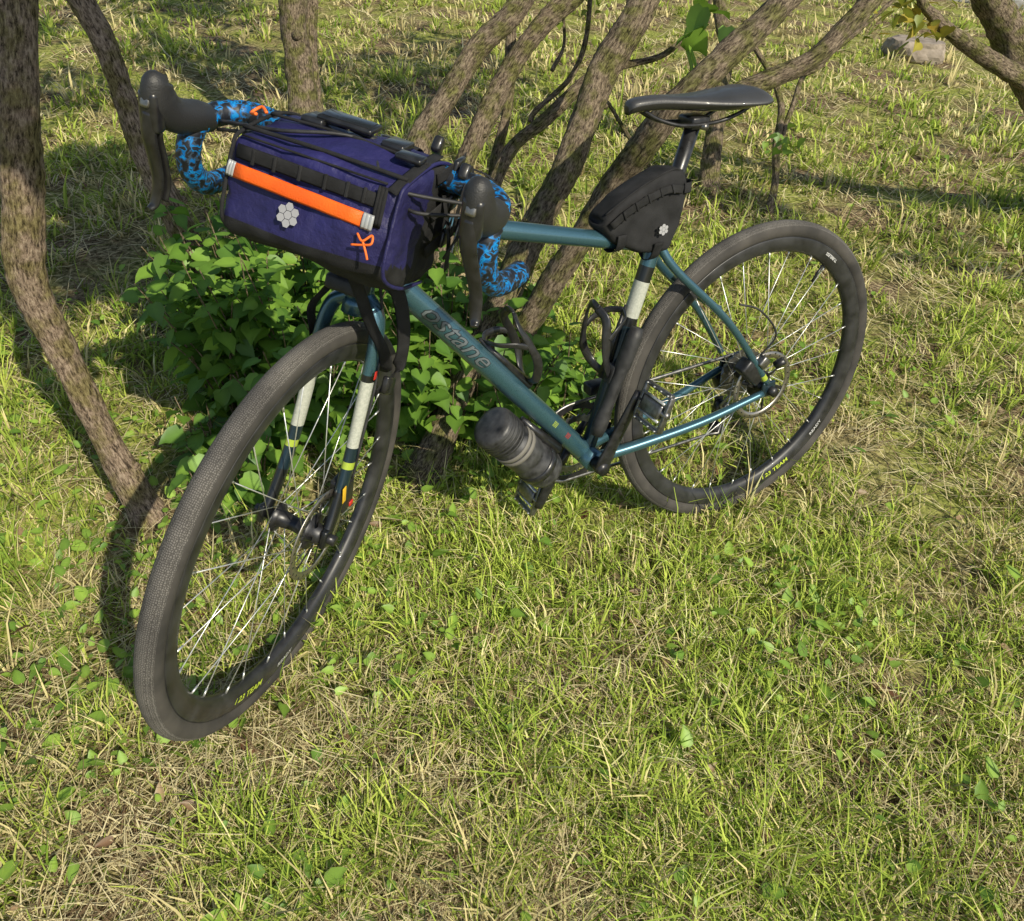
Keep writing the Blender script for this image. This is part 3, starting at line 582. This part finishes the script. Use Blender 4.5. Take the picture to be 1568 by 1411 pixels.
def grass(ntuft,kb,rmin,rmax,kind,seed):
    g=np.random.default_rng(seed)
    x,y,r_=scatter(g,ntuft,rmin,rmax)
    dens=fbm(x,y,3,1.7); dens2=fbm(x,y,9,8)
    if kind=='green': keep=g.random(ntuft)<np.clip((dens*.8+dens2*.75-.54)*3.4-.3*((x>-1)&(x<.1)&(y>-.35)&(y<.6)),.06,1)
    else: keep=g.random(ntuft)<np.clip((.95-dens*.8-dens2*.3)*1.8+.3*(y>2.2)+.2*(x>.8),.15,1)
    x,y,r_,dens,dens2=[a[keep] for a in (x,y,r_,dens,dens2)]; nt_=len(x)
    kk=g.integers(max(1,kb//2),int(kb*1.5)+1,nt_); 
    hf=np.exp(g.normal(0,.42,nt_)); tc_=g.random(nt_); dry=g.random(nt_)<(.12+.25*(dens<.42)+.15*(y>2.5)+.12*(x>1.5))
    lod=np.clip(r_/1.5,.9,6)**.9
    rep=lambda a: np.repeat(a,kk)
    x,y,dens,dens2,hf,tc_,dry,lod=[rep(a) for a in (x,y,dens,dens2,hf,tc_,dry,lod)]; n=len(x)
    hd=g.uniform(0,2*np.pi,n); ro=np.abs(g.normal(0,.011,n))*lod
    if kind=='green':
        x=x+ro*np.cos(hd);y=y+ro*np.sin(hd)
        ln=g.gamma(6,.0056,n)*hf*(.5+.9*dens2)*np.clip(lod,1,1.4)+.010; tilt=g.uniform(.3,1.3,n); w=g.uniform(.0020,.0044,n)*lod
        t=np.clip(tc_*.75+g.random(n)*.4,0,1)[:,None]; col=V(.13,.235,.026)*(1-t)+V(.52,.60,.12)*t
        q=(dry|(g.random(n)<.10))[:,None]; col=np.where(q,V(.74,.64,.32)*(0.6+.6*g.random((n,1))),col); col*=(.75+.55*dens[:,None])
        z0=gz(x,y)
    else:
        x=x+g.normal(0,.02,n)*lod;y=y+g.normal(0,.02,n)*lod; hd=rep(g.uniform(0,6.28,nt_))+g.normal(0,.7,n)
        ln=g.gamma(4,.016,n)*np.clip(lod,1,1.6)+.02; tilt=g.uniform(1.25,1.62,n); w=g.uniform(.0012,.0028,n)*lod
        t=g.random(n)[:,None]; col=V(.50,.42,.22)*(1-t)+V(.84,.75,.46)*t; q=(g.random(n)<.35)[:,None]; col=np.where(q,V(.20,.14,.08),col)
        z0=gz(x,y)+g.uniform(.002,.024,n)
    d=np.stack([np.cos(hd),np.sin(hd),np.zeros(n)],1); side=np.stack([-np.sin(hd),np.cos(hd),np.zeros(n)],1); tw=g.uniform(-.6,.6,n)[:,None]; side=side*np.cos(tw)+d*np.sin(tw)
    base=np.stack([x,y,z0],1); up=V(0,0,1); t1=tilt*.55
    mid=base+d*(np.sin(t1)*ln*.5)[:,None]+up*(np.cos(t1)*ln*.5)[:,None]
    tip=mid+d*(np.sin(tilt*1.3)*ln*.5)[:,None]+up*(np.cos(tilt*1.3)*ln*.5)[:,None]
    if kind!='green': tip[:,2]=np.maximum(tip[:,2],z0-.003); mid[:,2]=np.minimum(mid[:,2],z0+.012)
    hw=(w/2)[:,None]
    v=np.stack([base-side*hw,base+side*hw,mid-side*hw*.9,mid+side*hw*.9,tip],1).reshape(-1,3)
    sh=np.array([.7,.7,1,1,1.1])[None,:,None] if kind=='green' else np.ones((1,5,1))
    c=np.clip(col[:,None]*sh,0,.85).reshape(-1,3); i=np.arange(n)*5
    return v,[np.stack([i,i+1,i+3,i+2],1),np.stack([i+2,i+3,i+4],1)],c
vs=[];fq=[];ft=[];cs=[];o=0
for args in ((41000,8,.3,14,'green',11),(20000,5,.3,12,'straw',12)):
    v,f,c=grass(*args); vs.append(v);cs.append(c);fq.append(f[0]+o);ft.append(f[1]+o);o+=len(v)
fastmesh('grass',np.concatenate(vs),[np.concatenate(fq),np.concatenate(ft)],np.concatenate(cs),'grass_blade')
# ------------------------------------------------------------------ leaves
LT=np.array([(.04,0,0),(-.02,.17,.02),(.13,.36,.05),(.45,.37,.06),(.8,.15,.03),(1,0,-.03),(.33,0,-.03),(.7,0,-.02),(-.02,-.17,.02),(.13,-.36,.05),(.45,-.37,.06),(.8,-.15,.03)])
LF=np.array([(0,6,2,1),(6,7,3,2),(7,5,4,3),(0,8,9,6),(6,9,10,7),(7,10,11,5)])
def leaves(name,pos,head,pitch,roll,size,col,mt='leaf',parent=None,narrow=1.):
    n=len(pos); d=np.stack([np.cos(head)*np.cos(pitch),np.sin(head)*np.cos(pitch),np.sin(pitch)],1); s0=np.stack([-np.sin(head),np.cos(head),np.zeros(n)],1); nn=np.cross(d,s0)
    s=s0*np.cos(roll)[:,None]+nn*np.sin(roll)[:,None]; nn=np.cross(d,s)
    T_=LT*V(1,narrow,1)
    v=pos[:,None]+size[:,None,None]*(T_[None,:,0:1]*d[:,None]+T_[None,:,1:2]*s[:,None]+T_[None,:,2:3]*nn[:,None])
    v[:,5,2]-=size*.12
    f=(LF[None]+(np.arange(n)*12)[:,None,None]).reshape(-1,4); c=np.repeat(col,12,0)
    c=(c.reshape(n,12,3)*np.array([1.25,.95,.95,1,.95,.9,1.3,1.2,.95,.95,1,.95])[None,:,None]).reshape(-1,3)
    return fastmesh(name,v.reshape(-1,3),[f],c,mt,parent)
def lcol(n,g,a=(.075,.17,.022),b=(.22,.38,.05)):
    t=g.random((n,1)); return V(*a)*(1-t)+V(*b)*t
def shrub(name,cx,cy,rx,ry,ns,h0,h1,seed,lsz=(.05,.085)):
    g=np.random.default_rng(seed); e=empty(name); mb=MB(); P=[];H=[];PI=[];RO=[];SZ=[]
    for i in range(ns):
        a=g.uniform(0,6.28);q=math.sqrt(g.random()); bx=cx+rx*q*math.cos(a)*.8; by=cy+ry*q*math.sin(a)*.8; h=g.uniform(h0,h1)*(1-.3*q)
        la=a+g.normal(0,.8); ll=g.uniform(.08,.4)*h; pts=[V(bx,by,0),V(bx+ll*.4*math.cos(la),by+ll*.4*math.sin(la),h*.55),V(bx+ll*math.cos(la),by+ll*math.sin(la),h)]
        sp_=spline(pts,8); sweep(mb,sp_,np.linspace(.003,.0012,len(sp_)),'bark',5)
        k=.1; hd=g.uniform(0,6.28)
        while k<1.0:
            p=sp_[min(len(sp_)-1,int(k*(len(sp_)-1)))]
            for s in (0,math.pi):
                hh=hd+s+g.normal(0,.25); P.append(p+V(math.cos(hh),math.sin(hh),.2)*.014); H.append(hh); PI.append(g.normal(-.25,.35)); RO.append(g.normal(0,.4)); SZ.append(g.uniform(*lsz)*(1.1-.4*k))
            hd+=math.pi/2+g.normal(0,.2); k+=.04/h
    mb.build('stems',e); n=len(P); leaves('foliage',np.array(P),np.array(H),np.array(PI),np.array(RO),np.array(SZ),lcol(n,g),parent=e)
shrub('lilac_shrub',-.78,.86,.33,.38,120,.28,.64,21)
shrub('lilac_shrub',-.42,.64,.30,.28,100,.16,.47,22)
shrub('lilac_shrub',-1.02,.58,.15,.18,26,.08,.26,23,(.05,.08))
shrub('lilac_shrub',-.17,.52,.14,.14,20,.1,.28,24,(.045,.07))
g=np.random.default_rng(31); n=13000
x,y,r_=scatter(g,n,.35,6)
wgt=fbm(x,y,77,2.5)+.35*((x<-1.05)&(y>-.1)&(y<1.6))+.12*((x<-.3)&(y>.2)); k=g.random(n)<np.clip((wgt-.50)*3.2,.06,1); x,y=x[k],y[k]; n=len(x)
leaves('broadleaf_weeds',np.stack([x,y,gz(x,y)+g.uniform(.008,.05,n)],1),g.uniform(0,6.28,n),g.normal(.1,.4,n),g.normal(0,.3,n),np.clip(g.gamma(4,.0045,n)+.006,0,.04),lcol(n,g,(.12,.23,.03),(.32,.48,.07)),narrow=.8)
n=420; x,y,r_=scatter(g,n,.4,5)
x[:2]=[-.306,-.083]; y[:2]=[-.127,-.506]; sz=g.uniform(.015,.04,n); sz[:2]=[.05,.075]
leaves('dead_leaves',np.stack([x,y,gz(x,y)+g.uniform(.012,.03,n)],1),g.uniform(0,6.28,n),g.normal(.0,.3,n),g.normal(0,.5,n),sz,lcol(n,g,(.15,.07,.035),(.45,.32,.18)),narrow=.6)
mb=MB(); x,y,r_=scatter(g,90,.6,5)
for i in range(90):
    a=g.uniform(0,6.28); l=g.uniform(.03,.12); z=gz(x[i:i+1],y[i:i+1])[0]+.012
    sweep(mb,spline([V(x[i],y[i],z),V(x[i]+l*.5*math.cos(a),y[i]+l*.5*math.sin(a),z+g.uniform(0,.01)),V(x[i]+l*math.cos(a+.3),y[i]+l*math.sin(a+.3),z)],3),g.uniform(.0012,.003),'bark',6)
mb.build('twigs')
# ------------------------------------------------------------------ trees
def wobf(seed,amp=.10):
    g=np.random.default_rng(seed); ph=g.uniform(0,6.28,6); fr=g.uniform(8,40,6)
    return lambda s,t: 1+amp*(.5*np.sin(t*2+ph[0]+s*fr[0]*.5)+.35*np.sin(t*3+ph[1]+s*fr[1])+.35*np.sin(t*5+ph[2]-s*fr[2])+.3*np.sin(s*fr[3]+ph[3])+.25*np.sin(t*7+s*3*fr[4]))
def trunk(mb,data,seed,bark='bark',ext=None,n=22,flare=True):
    P=np.array(data,float)/1000
    if ext is not None: P=np.vstack([P,np.array(ext,float)/1000])
    g=np.random.default_rng(seed); P[1:-1,:2]+=g.normal(0,.005,(len(P)-2,2))
    if P[0,2]==0: P[0,2]=-.03
    Q=spline(P,12); r_=Q[:,3].copy()
    if flare and P[0,2]<0: r_*=1+.35*np.exp(-np.maximum(Q[:,2],0)/.05)
    k=g.random(len(Q)); r_*=1+.08*(k-.5)
    sweep(mb,Q[:,:3],r_,bark,n,wob=wobf(seed))
    for _ in range(4):
        i=int(g.integers(3,len(Q)-3)); a=g.uniform(0,6.28); d=V(math.cos(a),math.sin(a),g.uniform(-.2,.5)); c=Q[i,:3]+d*r_[i]*.6
        sweep(mb,[c,c+nrm(d)*r_[i]*.5,c+nrm(d)*r_[i]*.7],[r_[i]*.45,r_[i]*.33,r_[i]*.12],bark,9)
def crown(name,parent,blobs,n,seed,size=(.04,.075),a=(.045,.10,.018),b=(.10,.19,.03),thr=.47):
    g=np.random.default_rng(seed); P=[]
    for _ in range(n):
        c=blobs[g.integers(len(blobs))]; v=g.normal(0,1,3); v=v/np.linalg.norm(v)*g.random()**.45; P.append(V(*c[:3])+v*V(c[3],c[3],c[3]*.6))
    P=np.array(P); k=fbm(P[:,0]+P[:,2]*.7,P[:,1]-P[:,2]*.5,seed,4.0)>thr; P=P[k]; n=len(P)
    leaves(name,P,g.uniform(0,6.28,n),g.normal(-.3,.4,n),g.normal(0,.5,n),g.uniform(*size,n),lcol(n,g,a,b),parent=parent)
T1=[(-1235,496,0,31),(-1283,584,202,29),(-1314,636,395,29),(-1327,668,543,33),(-1301,690,690,36),(-1260,735,874,36),(-1231,815,1057,35),(-1217,930,1272,33)]
T2=[(-929,930,0,36),(-955,1056,157,34),(-987,1129,306,33),(-1023,1193,443,33),(-1062,1261,547,30),(-1073,1315,673,30),(-1092,1382,806,29),(-1129,1443,921,30),(-1198,1560,1097,29)]
T3=[(-471,2006,0,57),(-374,2302,341,55),(-345,2419,585,55),(-309,2512,891,55)]
T3b=[(-424,1924,0,28),(-284,2429,298,28),(-247,2551,554,27),(-144,2685,871,27)]
T4=[(-656,500,0,35),(-540,786,177,35),(-429,996,453,34),(-334,1110,569,34),(-240,1146,678,33),(-152,1176,775,32),(-68,1188,848,31),(28,1196,924,31),(206,1219,1076,29)]
T5=[(-596,474,0,30),(-374,924,236,32),(-228,1090,449,31),(-147,1137,562,31),(-59,1183,678,31),(24,1211,770,30),(109,1221,840,30),(210,1225,916,30),(404,1245,1075,29)]
T5b=[(-175,1057,107,18),(-26,1244,433,17),(42,1333,587,17),(115,1462,790,17),(172,1585,977,17)]
T6=[(-663,385,0,41),(-586,434,50,36),(-493,507,134,35),(-395,578,235,37),(-283,652,317,39),(-180,701,447,39),(-86,749,569,39),(-5,798,684,39),(66,841,784,39),(134,873,870,39),(205,905,957,39),(324,962,1109,38)]
T6b=[(-152,1079,319,20),(-37,1149,483,20),(76,1149,562,21),(183,1157,646,20),(303,1161,735,18),(374,1177,803,16),(499,1219,940,14)]
T7=[(-503,519,0,34),(-390,548,119,33),(-297,543,263,32),(-232,515,394,32),(-174,489,539,31),(-144,445,678,31),(-121,397,790,31),(-84,357,871,29),(10,358,939,28),(114,379,1002,27),(245,410,1078,28),(449,451,1184,27)]
T7b=[(-75,361,848,20),(103,434,838,22),(272,440,877,23),(348,429,918,21),(431,433,980,21),(507,441,1043,20),(614,465,1146,18)]
T7c=[(279,438,880,11),(385,454,888,11),(525,498,953,10),(632,510,1043,8)]
T8=[(1263,1615,0,42),(1289,1681,168,40),(1343,1750,287,38),(1403,1835,431,35),(1452,1907,550,32),(1485,2065,761,29)]
T8b=[(1325,1296,0,17),(1385,1371,122,15),(1396,1412,263,15),(1443,1497,398,14),(1438,1601,517,12),(1382,1740,644,11)]
T8c=[(1393,1404,252,12),(1496,1488,423,12),(1586,1527,533,11),(1794,1515,664,10)]
TR=[(3035,737,0,92),(2109,813,560,70),(1955,900,726,61),(1809,958,863,54),(1688,1004,1003,50)]
TRb=[(1973,817,641,36),(1759,867,721,30),(1572,899,798,25),(1406,916,873,20),(1295,914,963,15)]
B1=[(100,870,690,8),(135,926,678,6),(169,841,601,6),(214,759,536,5),(284,688,500,4)]
B2=[(130,880,790,13),(153,871,796,11),(237,845,823,8),(311,841,871,7),(383,856,939,6),(426,892,1011,5)]
B3=[(40,1170,560,9),(63,1180,589,8),(174,1189,677,8),(254,1227,778,8),(304,1321,925,7)]
B4=[(120,1200,700,7),(190,1260,760,5),(230,1350,860,5),(330,1420,900,4),(360,1500,1000,3)]
B5=[(303,1161,735,6),(360,1220,720,5),(450,1300,790,4),(480,1380,900,3)]
def tree(name,trs,cb,nl,seed,**k):
    e=empty(name); mb=MB()
    for i,(t,ext,bk) in enumerate(trs): trunk(mb,t,seed+i,bk,ext,n=22 if t[0][3]>15 else 9)
    mb.build('trunk_and_limbs',e); 
    if nl: crown('foliage',e,cb,nl,seed+50,**k)
    return e
tree('added_shade_tree',[(T4,[(500,1250,1500,24),(800,1300,2000,15)],'bark_dark'),(T5,[(700,1300,1500,22),(1000,1400,2100,14)],'bark_dark'),(T5b,[(260,1800,1500,12)],'bark_dark'),
 (T6,[(560,1050,1500,28),(800,1150,2050,18)],'bark_dark'),(T6b,[(700,1300,1300,9)],'bark_dark'),(T7,[(750,520,1500,20),(1050,600,1900,12)],'bark_dark'),(T7b,[(850,520,1450,12)],'bark_dark'),(T7c,None,'bark_dark'),(B1,None,'bark_dark'),(B2,None,'bark_dark'),(B3,None,'bark_dark'),(B4,None,'bark_dark'),(B5,None,'bark_dark')],
 [(.5,1.3,2.3,.7),(1.0,1.2,2.2,.6),(.2,1.8,2.4,.7),(1.1,.6,2.1,.45),(-.2,1.4,2.6,.6)],5000,100)
tree('added_shade_tree',[(T1,[(-1180,1150,1700,26),(-1100,1400,2200,15)],'bark')],[(-1.0,1.3,2.3,.55),(-1.3,1.0,2.0,.4)],1800,140)
tree('added_shade_tree',[(T2,[(-1300,1850,1600,24),(-1400,2100,2200,14)],'bark')],[(-1.4,2.1,2.4,.6),(-1.0,2.4,2.6,.5)],2200,160)
tree('added_shade_tree',[(T3,[(-250,2700,1700,42),(-150,2900,2500,25)],'bark_dark'),(T3b,[(100,3000,1700,20)],'bark_dark')],[(-.2,2.9,2.7,.8),(.4,3.1,2.5,.6)],2600,180)
tree('added_shade_tree',[(T8,[(1600,2400,1600,20)],'bark_dark'),(T8b,None,'bark_dark'),(T8c,[(2200,1500,1000,6)],'bark_dark')],[(1.6,2.4,2.0,.5)],900,200)
tree('added_shade_tree',[(TR,[(1500,1150,1500,36),(1400,1300,2100,20)],'bark_dark'),(TRb,[(1150,930,1300,9)],'bark_dark')],[(1.5,1.3,2.3,.6)],1000,220)
# unseen trees that dapple the lawn; the first is added for its shade
tree('added_shade_tree',[([(-2900,-2600,0,80),(-2800,-2500,900,65),(-2300,-2000,1900,45),(-1600,-1200,2300,28),(-900,-500,2400,14)],None,'bark')],
 [(-.75,-.36,2.3,.36),(-.42,-.42,2.25,.30),(-.9,-.75,2.35,.30),(-.55,-.78,2.3,.22),(-1.3,-.7,2.4,.4),(-.6,.05,2.4,.3),(-2.0,-1.8,2.5,.5)],5600,240,thr=.42)  # leaf clusters placed out of view to cast shade on the left lawn
tree('added_shade_tree',[([(3600,-2700,0,90),(3550,-2750,1500,75),(3600,-2800,2800,50)],None,'bark'),([(4500,-2200,0,60),(4700,-2250,1500,50),(5000,-2300,2800,30)],None,'bark'),([(3550,-2750,1500,50),(2700,-2300,2300,35),(1700,-1700,2700,18)],None,'bark')],
 [(3.4,-2.6,3.0,.7),(4.5,-2.3,3.2,1.0),(2.6,-2.0,2.8,.35),(1.9,-1.6,2.7,.28)],2300,260,thr=.5)
g=np.random.default_rng(5)
def spray(pts,spread,n,size,a,b,name):
    P=np.concatenate([np.array(p)+g.normal(0,spread,(n,3)) for p in pts]); n_=len(P); leaves(name,P,g.uniform(0,6.28,n_),g.normal(-.6,.4,n_),g.normal(0,.5,n_),g.uniform(*size,n_),lcol(n_,g,a,b),parent=bpy.data.objects['added_shade_tree'])
spray([(.162,.656,.905),(.249,.658,.96),(.2,.66,1.0)],.022,3,(.07,.1),(.14,.25,.03),(.22,.38,.05),'leaf_spray_near')
spray([(1.199,1.223,.411),(1.22,1.25,.37)],.04,10,(.03,.05),(.12,.22,.03),(.24,.36,.05),'leaf_spray_small')
spray([(1.336,.96,.90),(1.28,.95,.93),(1.4,.93,.86)],.05,16,(.035,.06),(.2,.24,.03),(.45,.33,.05),'leaf_spray_right')
spray([(.33,1.35,.95),(.25,1.3,.9),(.45,1.4,.93),(.36,1.5,1.0)],.07,16,(.02,.04),(.16,.24,.03),(.32,.38,.06),'leaf_spray_top')
# ------------------------------------------------------------------ stone, road
bm=bmesh.new(); bmesh.ops.create_icosphere(bm,subdivisions=4,radius=1)
from mathutils import noise as NZ
for v in bm.verts:
    v.co*=1+.25*NZ.noise(v.co*1.6)+.09*NZ.noise(v.co*5); v.co=Vector((v.co.x*.24,v.co.y*.17,max(-.4,min(.55,v.co.z))*.16))
me=bpy.data.meshes.new('boulder'); bm.to_mesh(me); bm.free(); mat('stone',(.20,.165,.13),.95,nscale=14,col2=(.38,.32,.26),bump=1,bscale=30,spec=.2); me.materials.append(MATS['stone'])
bo=bpy.data.objects.new('boulder',me); bo.location=(4.72,3.3,.04); bo.rotation_euler=(0,0,-.6); COL.objects.link(bo)
mat('asphalt',(.14,.137,.135),.9,nscale=40,namt=.3,bump=.5,bscale=150); mat('kerb_stone',(.28,.27,.25),.85,nscale=20,bump=.4,bscale=80)
dr=nrm(V(.52,-.58,0)); nn_=nrm(V(.58,.52,0)); o_=V(7.75,5.2,0)
mb=MB(); a,b_=o_-dr*40+V(0,0,.02),o_+dr*40+V(0,0,.02); mb.add([a,b_,b_+nn_*3,a+nn_*3],[(0,1,2,3)],'asphalt',smooth=False); RD=mb.build('asphalt_road')
mb=MB(); 
for k in (-.06,3.06): rbox(mb,o_+nn_*k+V(0,0,0),(dr,nn_,V(0,0,1)),(40,.06,.08),.01,'kerb_stone')
mb.build('kerbs',RD)
# ------------------------------------------------------------------ light, world, camera
el=math.radians(42); hd=nrm(V(.2,-.98,0)); sd=V(hd[0]*math.cos(el),hd[1]*math.cos(el),math.sin(el))
sun=bpy.data.lights.new('sun','SUN'); sun.energy=5.0; sun.angle=math.radians(.5); sun.color=(1,.92,.73); so_=bpy.data.objects.new('sun',sun); COL.objects.link(so_)
so_.rotation_euler=Vector(sd).to_track_quat('Z','Y').to_euler(); so_.location=(0,0,10)
w=bpy.data.worlds.new('World'); SC.world=w; w.use_nodes=True; N=w.node_tree.nodes;L=w.node_tree.links
sk=N.new('ShaderNodeTexSky'); sk.sky_type='NISHITA'; sk.sun_disc=False; sk.sun_elevation=el; sk.sun_rotation=math.atan2(hd[0],hd[1]); L.new(sk.outputs[0],N['Background'].inputs['Color']); N['Background'].inputs['Strength'].default_value=.12
F=V(.4101,.6978,-.5874); r=V(.8840,-.4626,.0676)
F=nrm(F); r=nrm(r-F*(r@F)); d=np.cross(F,r)
cd=bpy.data.cameras.new('camera'); cd.sensor_width=36; cd.sensor_fit='HORIZONTAL'; cd.lens=36*1194.4/1568; cd.shift_y=-117.5/1568; cd.clip_start=.02; cd.clip_end=500
co=bpy.data.objects.new('camera',cd); COL.objects.link(co)
M=Matrix(((r[0],-d[0],-F[0],-1.1743),(r[1],-d[1],-F[1],-.9205),(r[2],-d[2],-F[2],1.3167),(0,0,0,1))); co.matrix_world=M; SC.camera=co
SC.view_settings.view_transform='Standard'; SC.view_settings.look='None'; SC.view_settings.exposure=0
